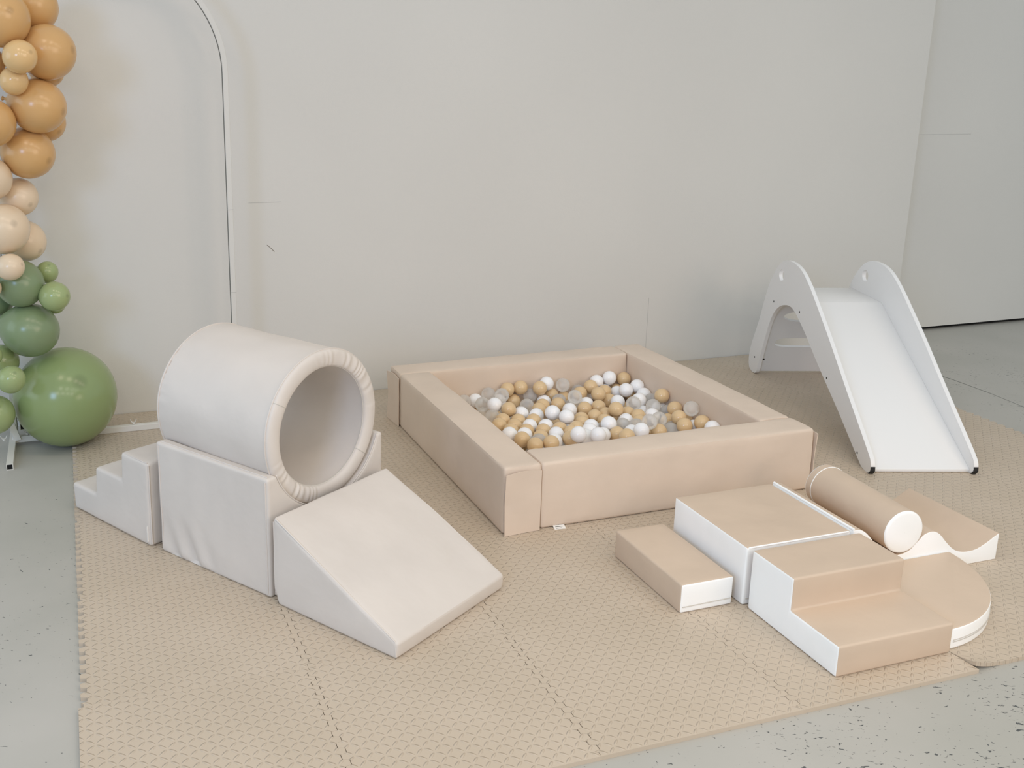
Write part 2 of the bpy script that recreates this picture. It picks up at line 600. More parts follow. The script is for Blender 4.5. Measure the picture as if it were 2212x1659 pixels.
M['tan'] = latex('mustard_latex', (210, 166, 110), 0.22)
M['tanS'] = latex('light_mustard_latex', (222, 184, 130), 0.16)
M['cream'] = latex('cream_latex', (226, 203, 174), 0.24)
M['green'] = latex('sage_latex', (128, 145, 108), 0.24)
M['lime'] = latex('light_green_latex', (158, 172, 120), 0.16)
M['green2'] = latex('olive_green_latex', (144, 160, 108), 0.2)

def balloon_mesh():
    bm = bmesh.new()
    n, k = 40, 28
    prof = []
    for j in range(1, k):
        a = math.pi * j / k                       # 0 at tip, pi at neck
        r = math.sin(a)
        z = math.cos(a)
        if z < 0:
            z *= 1.0 + 0.22 * (1 - r) ** 1.5
            r *= 1.0 - 0.10 * (-math.cos(a)) ** 3
        prof.append((r, z))
    rings = [[bm.verts.new((r * math.cos(2 * math.pi * i / n), r * math.sin(2 * math.pi * i / n), z)) for i in range(n)] for r, z in prof]
    top = bm.verts.new((0, 0, 1.004))
    bot = bm.verts.new((0, 0, -1.2))
    for A, B in zip(rings, rings[1:]):
        for i in range(n):
            bm.faces.new((A[i], B[i], B[(i + 1) % n], A[(i + 1) % n]))
    for i in range(n):
        bm.faces.new((rings[0][i], rings[0][(i + 1) % n], top))
        bm.faces.new((rings[-1][(i + 1) % n], rings[-1][i], bot))
    bmesh.ops.recalc_face_normals(bm, faces=bm.faces[:])
    return bm
def knot_mesh():
    bm = bmesh.new()
    bmesh.ops.create_uvsphere(bm, u_segments=10, v_segments=6, radius=0.06, matrix=Matrix.Translation((0, 0, -1.23)))
    bmesh.ops.create_cone(bm, cap_ends=True, segments=10, radius1=0.09, radius2=0.03, depth=0.1, matrix=Matrix.Translation((0, 0, -1.32)))
    return bm
_bl = finish(balloon_mesh(), 'balloon', None, smooth=80)
_kn = finish(knot_mesh(), 'knot', None, smooth=60)
BAL_ME, KNOT_ME = _bl.data, _kn.data
bpy.data.objects.remove(_bl)
bpy.data.objects.remove(_kn)
LOONS = [
    ((-1.6103, 4.0607, 1.8075), 0.1094, 'tan', (.29, .27), 'large mustard balloon at the top left of the garland'),
    ((-1.5511, 4.2565, 1.8587), 0.0944, 'tan', (.1, .9), 'mustard balloon at the very top, behind the largest two'),
    ((-1.4896, 4.1838, 1.6858), 0.1100, 'tan', (.85, .1), 'large mustard balloon sticking out furthest right in the upper garland'),
    ((-1.5275, 3.9993, 1.6672), 0.0639, 'tanS', (.6, .27), 'small shiny tan balloon at the front of the upper garland'),
    ((-1.5766, 4.0473, 1.5767), 0.0545, 'tanS', (.3, .6), 'smallest shiny tan balloon just below the small front one'),
    ((-1.6971, 4.1132, 1.6448), 0.0658, 'tan', (-.3, .3), 'mustard balloon cut by the left edge beside the two small shiny ones'),
    ((-1.5367, 4.1644, 1.4784), 0.1091, 'tan', (.83, -.2), 'wide mustard balloon below the two small shiny tan ones'),
    ((-1.6774, 4.0429, 1.4184), 0.0940, 'tan', (-.2, .5), 'mustard balloon at the left edge beside the wide mustard one'),
    ((-1.6070, 4.2046, 1.2901), 0.1058, 'tan', (.7, -.3), 'lowest mustard balloon, right above the cream ones'),
    ((-1.5754, 4.3387, 1.4092), 0.0837, 'tan', (.6, -.5), 'mustard balloon peeking out behind the wide one lower right'),
    ((-1.5504, 4.3335, 1.6190), 0.0713, 'tan', (.6, -.6), 'mustard balloon mostly hidden under the furthest right one'),
    ((-1.7248, 4.0930, 1.1959), 0.0873, 'cream', (-.3, .4), 'uppermost cream balloon, cut by the left edge'),
    ((-1.6700, 4.2282, 1.1076), 0.0793, 'cream', (.5, -.4), 'cream balloon tucked under the lowest mustard balloon'),
    ((-1.6886, 4.0938, 0.9933), 0.1032, 'cream', (.38, .2), 'largest cream balloon in the middle of the garland'),
    ((-1.6720, 4.2604, 0.9183), 0.0865, 'cream', (.6, -.5), 'cream balloon half behind the largest cream one, above the small greens'),
    ((-1.6481, 4.0243, 0.8513), 0.0548, 'cream', (.8, .15), 'small pale cream balloon in front of the upper sage balloon'),
    ((-1.7311, 4.0168, 0.7667), 0.0422, 'cream', (-.4, .2), 'tiny cream balloon barely showing at the left edge'),
    ((-1.6624, 4.1423, 0.7599), 0.0982, 'green', (.5, -.6), 'upper sage green balloon behind the small cream one'),
    ((-1.5877, 4.2561, 0.7848), 0.0465, 'lime', (.2, .7), 'small light green balloon, upper of the pair sticking out right'),
    ((-1.5182, 4.1275, 0.7096), 0.0623, 'lime', (.77, -.02), 'small light green balloon, front one of the pair sticking out right'),
    ((-1.5731, 4.2722, 0.6461), 0.0450, 'lime', (.5, -.7), 'light green balloon almost hidden below the front small pair'),
    ((-1.8050, 4.2350, 0.6650), 0.0700, 'green', (-.4, .3), 'added sage green balloon filling the dark gap at left between two larger sage ones'),  # added balloon, keeps the gap dark where the white upright would show
    ((-1.6451, 4.1616, 0.5550), 0.1152, 'green', (.9, -.3), 'lower sage green balloon right above the giant green one'),
    ((-1.5586, 4.2733, 0.2239), 0.2186, 'green2', (.3, .3), 'giant olive green balloon resting on the floor'),
    ((-1.7840, 4.1784, 0.4127), 0.0719, 'lime', (-.6, .4), 'light green balloon in the gap left of the giant green one'),
    ((-1.6786, 4.0032, 0.3858), 0.0580, 'lime', (.3, .5), 'small shiny light green balloon in front of the giant green one'),
    ((-1.7830, 4.0519, 0.2153), 0.0841, 'lime', (.2, .4), 'lowest light green balloon at the left edge above the frame foot'),
    ((-1.7498, 4.0104, 0.4857), 0.0410, 'lime', (-.3, .6), 'tiny light green balloon cut by the left edge above the shiny one'),
]
for p, r, c, (tx, ty), lab in LOONS:
    o = bpy.data.objects.new('balloon', BAL_ME.copy())
    o.data.materials.append(M[c])
    COL.objects.link(o)
    P = Vector(p)
    toc = (Vector((0, 0, 1.65)) - P).normalized()
    right = toc.cross(Vector((0, 0, 1))).normalized() * -1
    upv = right.cross(toc) * -1
    tz = math.sqrt(max(0.05, 1 - tx * tx - ty * ty))
    ax = (right * tx + Vector((0, 0, 1)) * ty + toc * tz).normalized()
    el = 1.0 if c == 'green2' else 1.04
    o.matrix_world = Matrix.Translation(P) @ ax.to_track_quat('Z', 'Y').to_matrix().to_4x4() @ Matrix.Diagonal((r / math.sqrt(el), r / math.sqrt(el), r * el, 1))
    tag(o, lab, 'balloon', 'balloons of the garland')
    k = bpy.data.objects.new('knot', KNOT_ME.copy())
    k.data.materials.append(M[c])
    COL.objects.link(k)
    k.parent = o

# ------------------------------------------------------------------ ivory climbing set (steps, cradle block, tunnel, ramp)
BO, BY = Vector((-0.8905, 3.2385, MZ)), -0.65037
BM_ = Matrix.Translation(BO) @ Matrix.Rotation(BY, 4, 'Z')
def blk(x, y, z=0.0):
    return BM_ @ Vector((x, y, z))

# steps: profile in local x (towards the block), extruded along local y (away from the camera)
st = thing('foam_steps', (-1.3057, 3.5810, MZ), -0.7125, 'ivory vinyl foam steps with three treads at the left end of the climbing set', 'foam steps')
prof = [(0.0, 0.0), (0.492, 0.0), (0.497, 0.314), (0.338, 0.314), (0.332, 0.211), (0.160, 0.211), (0.155, 0.104), (-0.008, 0.104)]
parts = soft_prism(prof, 0.50, 0.013, lambda n, c: 0, 0.028, 0.0022, seed=1.0)
finish(parts[0], 'cover', M['ivory'], st)
box_obj('care_tag', 0.4775, 0.4795, -0.004, 0.018, 0.018, 0.075, M['tag_white'], st)
tube_obj('piping', [(0.4925, 0.006, 0.012), (0.4965, 0.006, 0.304)], 0.0028, M['ivory'], st)
tube_obj('piping', [(0.490, 0.006, 0.311), (0.345, 0.006, 0.311)], 0.0025, M['ivory'], st)

# cradle block: profile across, extruded along the train
WB, LB, HB, CC, CZ, RC = 0.553, 0.534, 0.402, 0.285, 0.494, 0.2595
dx = math.sqrt(RC * RC - (CZ - HB) ** 2)
a0 = math.asin((HB - CZ) / RC)
arc = []
for i in range(33):
    a = math.pi - a0 + (2 * a0 + math.pi) * i / 32 if False else (-a0) + (math.pi + 2 * a0) * i / 32
    arc.append((CC + RC * math.cos(-a), CZ + RC * math.sin(-a)))
prof = [(0, 0), (WB, 0), (WB, HB), ] + arc + [(0, HB)]
cb = thing('foam_cradle_block', blk(LB, 0, 0), BY + math.pi / 2, 'ivory vinyl foam block with a hollowed top carrying the tunnel', 'foam block')
def folds(p, n):
    # near face is local x = 0; front end is local y = 0, far end y = LB
    if n.x > -0.8:
        return 0.0
    t, z = LB - p.y, p.z
    d = math.hypot(t - 0.0, (z - 0.10) * 1.2)
    ang = math.atan2(z + 0.05, t + 0.02)
    w = max(0.0, 1 - z / 0.17) * max(0.0, 1 - abs(t - 0.14) / 0.17)
    return 0.013 * w * math.sin(62 * (t + 0.45 * z)) - 0.004 * w
parts = soft_prism(prof, LB, 0.009, lambda n, c: 0, 0.0145, 0.0016, seg=3, disp=folds, seed=4.0)
finish(parts[0], 'cover', M['ivory'], cb, smooth=40)
pp = [(0.012, 0.012, HB + 0.0005), (0.012, LB - 0.012, HB + 0.0005)]
tube_obj('piping', pp, 0.0025, M['ivory'], cb)
tube_obj('piping', [(0.0, 0.012, 0.012), (0.0, 0.012, HB - 0.012)], 0.0028, M['ivory'], cb)
tube_obj('piping', [(0.0, LB - 0.012, 0.012), (0.0, LB - 0.012, HB - 0.012)], 0.0025, M['ivory'], cb)
tube_obj('piping', [(x, 0.004, z + 0.0) for x, z in reversed(arc)], 0.0026, M['ivory'], cb)

# tunnel
TU, TL, TR, TI = -0.022, 0.537, 0.256, 0.200
tun = thing('foam_tunnel', blk(TU, CC, CZ), BY - 0.012, 'round ivory vinyl foam tunnel lying in the hollowed block', 'foam tunnel')
def lathe(prof, seg, disp=None):
    """prof of (x, r) swept round the local x axis"""
    bm = bmesh.new()
    rings = []
    for i in range(seg):
        a = 2 * math.pi * i / seg
        row = []
        for j, (x, r) in enumerate(prof):
            dd = disp(a, j, len(prof)) if disp else 0.0
            row.append(bm.verts.new((x + (dd[0] if disp else 0), (r + (dd[1] if disp else 0)) * math.cos(a), (r + (dd[1] if disp else 0)) * math.sin(a))))
        rings.append(row)
    for i in range(seg):
        A, B = rings[i], rings[(i + 1) % seg]
        for j in range(len(prof) - 1):
            bm.faces.new((A[j], A[j + 1], B[j + 1], B[j]))
    return bm
# local y of the tunnel points away from the camera: seen from the front end (+x) the right side is +y
def outer_disp(a, j, n):
    t = j / (n - 1)
    e = 0.0035 * noise.noise(Vector((math.cos(a) * 3, math.sin(a) * 3, t * 3)))
    if j <= 1:
        e += 0.0016 * math.sin(a * 44 + 3 * math.sin(a * 7)) * (0.5 + 0.5 * math.sin(a * 3))
    return (0, e if 0 < j < n - 1 or j <= 1 else 0)
NJ = 24
bm = lathe([(TL * j / (NJ - 1) * 0.965 + 0.01, TR) for j in range(NJ)], 160, outer_disp)
finish(bm, 'outer_cover', M['ivory'], tun, smooth=80)
def pucker(a, j, n):
    t = j / (n - 1)
    d = math.degrees(a) % 360
    w = 0.0
    for c0, wd in ((52, 52), (232, 40)):
        x = abs((d - c0 + 180) % 360 - 180)
        w = max(w, max(0.0, 1 - x / wd))
    irr = 0.55 + 0.9 * noise.noise(Vector((math.cos(a) * 5, math.sin(a) * 5, 1.7)))
    e = math.sin(a * 47 + 3.2 * math.sin(a * 7 + 1) + 1.5 * math.sin(a * 17) + 2.6 * t) * 0.0042 * w ** 0.7 * max(0.6, irr) * math.sin(math.pi * t) ** 0.8
    e += 0.0015 * noise.noise(Vector((a * 2.2, t, 3.0))) * math.sin(math.pi * t)
    return (e, 0)
def ring_prof(xc, sgn):
    pr = []
    for j in range(15):
        t = math.pi * j / 14
        pr.append((xc + sgn * 0.017 * math.sin(t) ** 0.7, (TR + TI) / 2 + (TR - TI) / 2 * math.cos(t)))
    return pr
bm = lathe(ring_prof(TL * 0.965 + 0.01, 1), 420, pucker)
finish(bm, 'end_ring', M['ivory'], tun, smooth=80)
bm = lathe(list(reversed(ring_prof(0.01, -1))), 200, None)
finish(bm, 'end_ring', M['ivory'], tun, smooth=80)
bm = lathe([(0.01 + TL * 0.965 * j / 11, TI) for j in reversed(range(12))], 120, None)
finish(bm, 'inner_lining', M['ivory'], tun, smooth=80)
for x, r in ((TL * 0.965 + 0.009, TR + 0.001), (0.011, TR + 0.001)):
    tube_obj('piping', [(x, r * math.cos(2 * math.pi * i / 96), r * math.sin(2 * math.pi * i / 96)) for i in range(96)], 0.0032, M['ivory'], tun, 6, True)
tube_obj('piping', [(TL * 0.965 + 0.011, (TI - 0.0005) * math.cos(2 * math.pi * i / 96), (TI - 0.0005) * math.sin(2 * math.pi * i / 96)) for i in range(96)], 0.0016, M['seam'], tun, 6, True)
for deg in (148, 322):
    a = math.radians(deg)
    pr = ring_prof(TL * 0.965 + 0.01, 1)
    tube_obj('ring_seam', [(x + 0.0004, r * math.cos(a), r * math.sin(a)) for x, r in pr], 0.0014, M['seam'], tun, 6)

# ramp
rp = thing('foam_ramp', (-0.4481, 2.8856, MZ), -0.6744, 'ivory vinyl foam wedge ramp sloping down at the front of the tunnel', 'foam ramp')
RL, RW, RH, RT = 0.4998, 0.535, 0.293, 0.052
parts = soft_prism([(0.012, 0), (RL - 0.004, 0), (RL, RT), (0, RH), (-0.002, 0.05)], RW, 0.010, lambda n, c: 0, 0.022, 0.0022, seg=4, bulge=0.004, seed=9.0)
finish(parts[0], 'cover', M['ivory'], rp)
tube_obj('piping', [(0.008, 0.003, RH - 0.004), (RL - 0.010, 0.003, RT + 0.002), (RL - 0.006, 0.002, 0.008)], 0.0027, M['ivory'], rp)
tube_obj('piping', [(0.002, 0.003, 0.03), (0.0, 0.003, RH - 0.016)], 0.0024, M['ivory'], rp)

# ------------------------------------------------------------------ ball pit
PO, PY, PL, PW, PH, PT = Vector((0.3006, 3.3824, MZ)), 0.33615, 1.3414, 1.3426, 0.2583, 0.1476
pit = thing('ball_pit', PO, PY, 'square beige vinyl ball pit filled with plastic balls, in front of the wall', 'ball pit')
def pit_wall(p0, ang, length, seed):
    """foam beam whose outer face lies on local y = 0, running along local x"""
    parts = soft_prism([(0, 0), (length, 0), (length, PH), (0, PH)], PT, 0.013, lambda n, c: 0, 0.03, 0.0022, seg=4, bulge=0.003, seed=seed)
    o = finish(parts[0], 'foam_wall', M['pit'], pit)
    o.location = (p0[0], p0[1], 0)
    o.rotation_euler = (0, 0, ang)
    return o
G = 0.0025
# each wall closes one corner and butts against the next (pinwheel)
w_front = pit_wall((PT + G, 0), 0, PL - PT - G, 1)
w_right = pit_wall((PL, PT + G), math.pi / 2, PW - PT - G, 2)
w_back = pit_wall((PL - PT - G, PW), math.pi, PL - PT - G, 3)
w_left = pit_wall((0, PW - PT - G), -math.pi / 2, PW - PT - G, 4)
def flap(parent, length, wide, seed, lift):
    """fastening flap over the visible end of a wall, hanging a little loose"""
    bm = bmesh.new()
    nx, nz = 12, 18
    g = [[None] * (nz + 1) for _ in range(nx + 1)]
    for side in (0, 1):
        pass
    z0, z1 = 0.001, PH - 0.024
    def P(i, k, off):
        t, q = i / nx, k / nz
        y = 0.001 + t * wide
        z = z0 + q * (z1 - z0)
        bend = lift * (1 - t) ** 1.5 * (0.4 + 0.6 * abs(2 * q - 1)) + 0.0014 * noise.noise(Vector((y * 18, z * 14, seed)))
        z += 0.007 * math.sin(math.pi * t) * q * q
        return Vector((length + 0.0035 + bend + off, y, z))
    A = [[bm.verts.new(P(i, k, 0.0)) for k in range(nz + 1)] for i in range(nx + 1)]
    B = [[bm.verts.new(P(i, k, 0.003)) for k in range(nz + 1)] for i in range(nx + 1)]
    for i in range(nx):
        for k in range(nz):
            bm.faces.new((A[i][k], A[i][k + 1], A[i + 1][k + 1], A[i + 1][k]))
            bm.faces.new((B[i][k], B[i + 1][k], B[i + 1][k + 1], B[i][k + 1]))
    for i in range(nx):
        bm.faces.new((A[i][0], A[i + 1][0], B[i + 1][0], B[i][0]))
        bm.faces.new((A[i][nz], B[i][nz], B[i + 1][nz], A[i + 1][nz]))
    for k in range(nz):
        bm.faces.new((A[0][k], B[0][k], B[0][k + 1], A[0][k + 1]))
        bm.faces.new((A[nx][k], A[nx][k + 1], B[nx][k + 1], B[nx][k]))
    bmesh.ops.recalc_face_normals(bm, faces=bm.faces[:])
    return finish(bm, 'fastening_flap', M['pit'], parent)
for w, ln, lift, sd in ((w_left, PW - PT - G, 0.012, 1), (w_front, PL - PT - G, 0.012, 2), (w_right, PW - PT - G, 0.006, 3), (w_back, PL - PT - G, 0.012, 4)):
    fl = flap(w, ln, PT - 0.003, sd, lift)
    tube_obj('stitch_line', [(ln + 0.0072, 0.085, 0.006), (ln + 0.0072, 0.085, PH - 0.03)], 0.0009, M['seam_beige'], w, 5)
bm = bmesh.new()
add_box(bm, PT + 0.003, PL - PT - 0.003, PT + 0.003, PW - PT - 0.003, 0.0, 0.010)
finish(bm, 'floor_pad', M['pit'], pit, smooth=0)
# folded care tag sewn under the front wall
ct = box_obj('care_tag', -0.022, 0.022, -0.030, 0.002, 0.0, 0.0022, M['tag_white'], pit)
ct.location = (0.225, 0.0, 0.004)
ct.rotation_euler = (0.30, 0.0, -0.10)
for k in range(3):
    box_obj('print_line', -0.015, 0.013 - 0.006 * (k % 2), -0.024 + k * 0.008, -0.0215 + k * 0.008, 0.0022, 0.0026, M['print_grey'], ct)

# ------------------------------------------------------------------ balls
def ball_plastic(name, rgb, rough):
    m, nt, b = new_mat(name)
    b.inputs['Base Color'].default_value = (*s2l(rgb), 1)
    b.inputs['Roughness'].default_value = rough
    b.inputs['Specular IOR Level'].default_value = 0.5
    return m
M['W'] = ball_plastic('white_plastic', (248, 247, 248), 0.15)
M['B'] = ball_plastic('beige_plastic', (222, 192, 149), 0.12)
def clear_plastic():
    m = bpy.data.materials.new('clear_plastic')
    m.use_nodes = True
    nt = m.node_tree
    b = nt.nodes['Principled BSDF']
    out = nt.nodes['Material Output']
    b.inputs['Base Color'].default_value = (*s2l((252, 250, 246)), 1)
    b.inputs['Roughness'].default_value = 0.10
    tr = nt.nodes.new('ShaderNodeBsdfTransparent')
    tr.inputs[0].default_value = (0.995, 0.99, 0.985, 1)
    fr = nt.nodes.new('ShaderNodeFresnel')
    fr.inputs[0].default_value = 1.45
    fac = math_node(nt, 'MULTIPLY_ADD', fr.outputs[0], 0.55, 0.27, clamp=True)
    mx = nt.nodes.new('ShaderNodeMixShader')
    nt.links.new(fac, mx.inputs[0])
    nt.links.new(tr.outputs[0], mx.inputs[1])
    nt.links.new(b.outputs[0], mx.inputs[2])
    nt.links.new(mx.outputs[0], out.inputs[0])
    return m
M['C'] = clear_plastic()
BR = 0.0345
BALLS = [
    (0.262, 4.598, 0.115, 'W'), (0.206, 4.559, 0.121, 'C'), (0.324, 4.620, 0.139, 'C'), (0.291, 4.537, 0.118, 'C'), (0.377, 4.638, 0.100, 'W'),
    (0.342, 4.449, 0.145, 'W'), (0.385, 4.588, 0.146, 'C'), (0.416, 4.652, 0.155, 'B'), (0.481, 4.675, 0.158, 'B'), (0.448, 4.663, 0.093, 'B'),
    (0.404, 4.417, 0.135, 'B'), (0.504, 4.579, 0.098, 'C'), (0.531, 4.692, 0.113, 'C'), (0.611, 4.720, 0.165, 'W'), (0.572, 4.663, 0.159, 'B'),
    (0.638, 4.730, 0.103, 'B'), (0.592, 4.649, 0.095, 'W'), (0.578, 4.581, 0.098, 'B'), (0.554, 4.517, 0.101, 'B'), (0.464, 4.436, 0.107, 'W'),
    (0.443, 4.357, 0.100, 'B'), (0.533, 4.430, 0.102, 'W'), (0.513, 4.364, 0.099, 'B'), (0.372, 4.340, 0.108, 'B'), (0.351, 4.272, 0.110, 'B'),
    (0.420, 4.292, 0.100, 'B'), (0.398, 4.212, 0.106, 'B'), (0.489, 4.295, 0.098, 'W'), (0.469, 4.229, 0.098, 'B'), (0.561, 4.299, 0.097, 'W'),
    (0.542, 4.233, 0.099, 'B'), (0.599, 4.378, 0.135, 'W'), (0.698, 4.523, 0.098, 'W'), (0.655, 4.322, 0.135, 'W'), (0.653, 4.597, 0.100, 'B'),
    (0.667, 4.664, 0.096, 'C'), (0.702, 4.752, 0.080, 'B'), (0.694, 4.749, 0.149, 'C'), (0.774, 4.777, 0.108, 'C'), (0.728, 4.579, 0.144, 'C'),
    (0.774, 4.709, 0.120, 'B'), (0.722, 4.618, 0.088, 'C'), (0.735, 4.405, 0.095, 'B'), (0.727, 4.337, 0.101, 'B'), (0.691, 4.258, 0.104, 'B'),
    (0.618, 4.260, 0.098, 'B'), (0.592, 4.179, 0.104, 'W'), (0.522, 4.156, 0.099, 'B'), (0.453, 4.162, 0.106, 'W'), (0.435, 4.089, 0.114, 'B'),
    (0.386, 4.144, 0.114, 'W'), (0.507, 4.090, 0.105, 'C'), (0.484, 4.022, 0.113, 'B'), (0.575, 4.103, 0.101, 'W'), (0.552, 4.039, 0.117, 'B'),
    (0.661, 4.196, 0.107, 'B'), (0.645, 4.126, 0.106, 'B'), (0.667, 4.048, 0.154, 'W'), (0.329, 4.394, 0.106, 'C'), (0.868, 4.810, 0.149, 'W'),
    (0.830, 4.753, 0.140, 'B'), (0.836, 4.799, 0.089, 'W'), (0.935, 4.833, 0.162, 'W'), (0.912, 4.825, 0.098, 'W'), (1.012, 4.860, 0.149, 'B'),
    (0.900, 4.760, 0.114, 'B'), (0.852, 4.656, 0.135, 'B'), (0.977, 4.848, 0.091, 'B'), (0.966, 4.781, 0.102, 'W'), (0.994, 4.709, 0.139, 'W'),
    (1.054, 4.741, 0.149, 'W'), (1.075, 4.680, 0.126, 'W'), (1.046, 4.763, 0.084, 'B'), (1.034, 4.590, 0.128, 'W'), (0.995, 4.529, 0.131, 'C'),
    (1.098, 4.615, 0.119, 'C'), (1.126, 4.534, 0.169, 'B'), (0.941, 4.628, 0.105, 'W'), (0.912, 4.690, 0.091, 'B'), (0.895, 4.429, 0.137, 'B'),
    (0.839, 4.562, 0.101, 'B'), (0.771, 4.545, 0.098, 'B'), (0.790, 4.612, 0.098, 'W'), (0.801, 4.434, 0.098, 'B'), (0.859, 4.471, 0.096, 'B'),
    (0.836, 4.374, 0.098, 'B'), (0.961, 4.479, 0.098, 'B'), (0.935, 4.392, 0.095, 'W'), (0.829, 4.239, 0.134, 'W'), (0.909, 4.328, 0.095, 'C'),
    (0.997, 4.421, 0.106, 'B'), (1.046, 4.538, 0.084, 'W'), (1.064, 4.435, 0.106, 'W'), (1.080, 4.498, 0.129, 'C'), (1.121, 4.549, 0.102, 'W'),
    (1.163, 4.428, 0.142, 'B'), (1.144, 4.484, 0.107, 'C'), (1.205, 4.308, 0.184, 'C'), (1.059, 4.284, 0.141, 'C'), (1.127, 4.392, 0.096, 'B'),
    (1.150, 4.298, 0.145, 'B'), (1.001, 4.214, 0.154, 'C'), (0.959, 4.283, 0.109, 'C'), (0.988, 4.348, 0.104, 'B'), (0.928, 4.222, 0.102, 'W'),
    (0.878, 4.079, 0.135, 'B'), (0.857, 4.182, 0.107, 'B'), (0.759, 4.276, 0.107, 'W'), (0.740, 4.210, 0.112, 'W'), (0.790, 4.160, 0.111, 'W'),
    (0.817, 4.305, 0.084, 'C'), (1.128, 4.325, 0.083, 'C'), (1.215, 4.280, 0.107, 'W'), (1.234, 4.227, 0.147, 'B'), (1.259, 4.154, 0.148, 'W'),
    (1.108, 4.261, 0.099, 'C'), (1.048, 4.226, 0.106, 'B'), (0.957, 4.166, 0.131, 'W'), (1.159, 4.230, 0.132, 'B'), (1.192, 4.345, 0.116, 'B'),
    (0.758, 4.093, 0.135, 'W'), (0.717, 4.142, 0.109, 'W'), (0.356, 4.139, 0.046, 'B'), (0.361, 4.207, 0.046, 'W'), (0.325, 4.265, 0.046, 'B'),
    (0.206, 4.579, 0.046, 'W'), (0.475, 4.074, 0.046, 'C'), (0.481, 4.142, 0.046, 'B'), (0.424, 4.181, 0.046, 'B'), (0.379, 4.308, 0.046, 'B'),
    (0.291, 4.535, 0.046, 'B'), (0.271, 4.601, 0.046, 'B'), (0.488, 4.006, 0.046, 'W'), (0.397, 4.375, 0.046, 'C'), (0.355, 4.558, 0.046, 'B'),
    (0.336, 4.624, 0.046, 'B'), (0.541, 4.052, 0.046, 'W'), (0.461, 4.400, 0.046, 'B'), (0.461, 4.469, 0.046, 'W'), (0.405, 4.606, 0.046, 'C'),
    (0.611, 4.082, 0.046, 'B'), (0.618, 4.150, 0.046, 'W'), (0.510, 4.517, 0.046, 'B'), (0.482, 4.625, 0.046, 'W'), (0.676, 4.104, 0.046, 'W'),
    (0.685, 4.173, 0.046, 'B'), (0.595, 4.333, 0.046, 'B'), (0.565, 4.394, 0.046, 'W'), (0.556, 4.465, 0.046, 'B'), (0.742, 4.124, 0.046, 'W'),
    (0.752, 4.192, 0.046, 'B'), (0.704, 4.293, 0.046, 'B'), (0.682, 4.414, 0.046, 'W'), (0.551, 4.691, 0.046, 'B'), (0.807, 4.148, 0.046, 'B'),
    (0.876, 4.147, 0.046, 'B'), (0.880, 4.216, 0.046, 'C'), (0.794, 4.481, 0.046, 'B'), (0.942, 4.185, 0.046, 'B'), (0.882, 4.370, 0.046, 'B'),
    (0.770, 4.694, 0.046, 'B'), (1.016, 4.211, 0.046, 'B'), (0.960, 4.251, 0.046, 'C'), (0.993, 4.311, 0.046, 'B'), (0.925, 4.449, 0.046, 'B'),
    (0.895, 4.512, 0.046, 'B'), (0.868, 4.593, 0.046, 'W'), (0.857, 4.661, 0.046, 'W'), (1.083, 4.226, 0.046, 'W'), (1.059, 4.290, 0.046, 'B'),
    (1.046, 4.358, 0.046, 'B'), (0.988, 4.528, 0.046, 'B'), (0.900, 4.741, 0.046, 'B'), (1.157, 4.241, 0.046, 'B'), (1.183, 4.305, 0.046, 'B'),
    (0.989, 4.697, 0.046, 'B'), (1.225, 4.251, 0.046, 'W'), (1.182, 4.374, 0.046, 'C'), (1.147, 4.452, 0.046, 'W'), (1.100, 4.589, 0.046, 'B'),
    (0.419, 4.112, 0.046, 'B'), (0.417, 4.249, 0.046, 'W'), (0.330, 4.359, 0.046, 'B'), (0.317, 4.427, 0.046, 'B'), (0.292, 4.475, 0.088, 'C'),
    (0.481, 3.951, 0.093, 'B'), (0.542, 3.982, 0.080, 'B'), (0.408, 4.513, 0.046, 'C'), (0.458, 4.561, 0.046, 'W'), (0.623, 4.449, 0.046, 'B'),
    (0.891, 4.021, 0.094, 'B'), (0.932, 4.124, 0.077, 'W'), (0.885, 4.284, 0.046, 'C'), (1.062, 4.167, 0.073, 'W'), (1.129, 4.187, 0.078, 'B'),
    (1.226, 4.130, 0.090, 'B'), (1.199, 4.201, 0.084, 'B'),
]
bm = bmesh.new()
bmesh.ops.create_uvsphere(bm, u_segments=32, v_segments=20, radius=BR)
_b = finish(bm, 'play_ball', None, smooth=80)
BALL_ME = {}
for c in 'WBC':
    BALL_ME[c] = _b.data.copy()
    BALL_ME[c].materials.append(M[c])
bpy.data.objects.remove(_b)
CNAME = {'W': 'white', 'B': 'beige', 'C': 'clear'}
pit_inv = (Matrix.Translation(PO) @ Matrix.Rotation(PY, 4, 'Z')).inverted()
cam_inv = cam.matrix_world.inverted()
def px_x(p):
    q = cam_inv @ Vector(p)
    return q.x / -q.z
zones = {}
for i, (x, y, z, c) in enumerate(BALLS):
    l = pit_inv @ Vector((x, y, z))
    if l.z < 0.075:
        zn = 'deep down'
    elif l.y > PW - PT - 0.085:
        zn = 'along the back wall'
    elif l.x > PL - PT - 0.085:
        zn = 'along the right wall'
    elif l.x < PT + 0.085:
        zn = 'along the left wall'
    else:
        t = (l.y - PT) / (PW - 2 * PT)
        zn = 'near the back' if t > 0.66 else ('in the middle' if t > 0.38 else 'near the front wall')
        if l.z > 0.118:
            zn = 'on top ' + zn
    zones.setdefault((c, zn), []).append((px_x((x, y, z)), i))
labels = {}
for (c, zn), lst in zones.items():
    lst.sort()
    for k, (_, i) in enumerate(lst):
        labels[i] = '%s plastic ball, %s from left among the %s ones %s' % (CNAME[c], ordinal(k), CNAME[c], zn)
        if len(lst) == 1:
            labels[i] = 'only %s plastic ball %s of the pit' % (CNAME[c], zn)
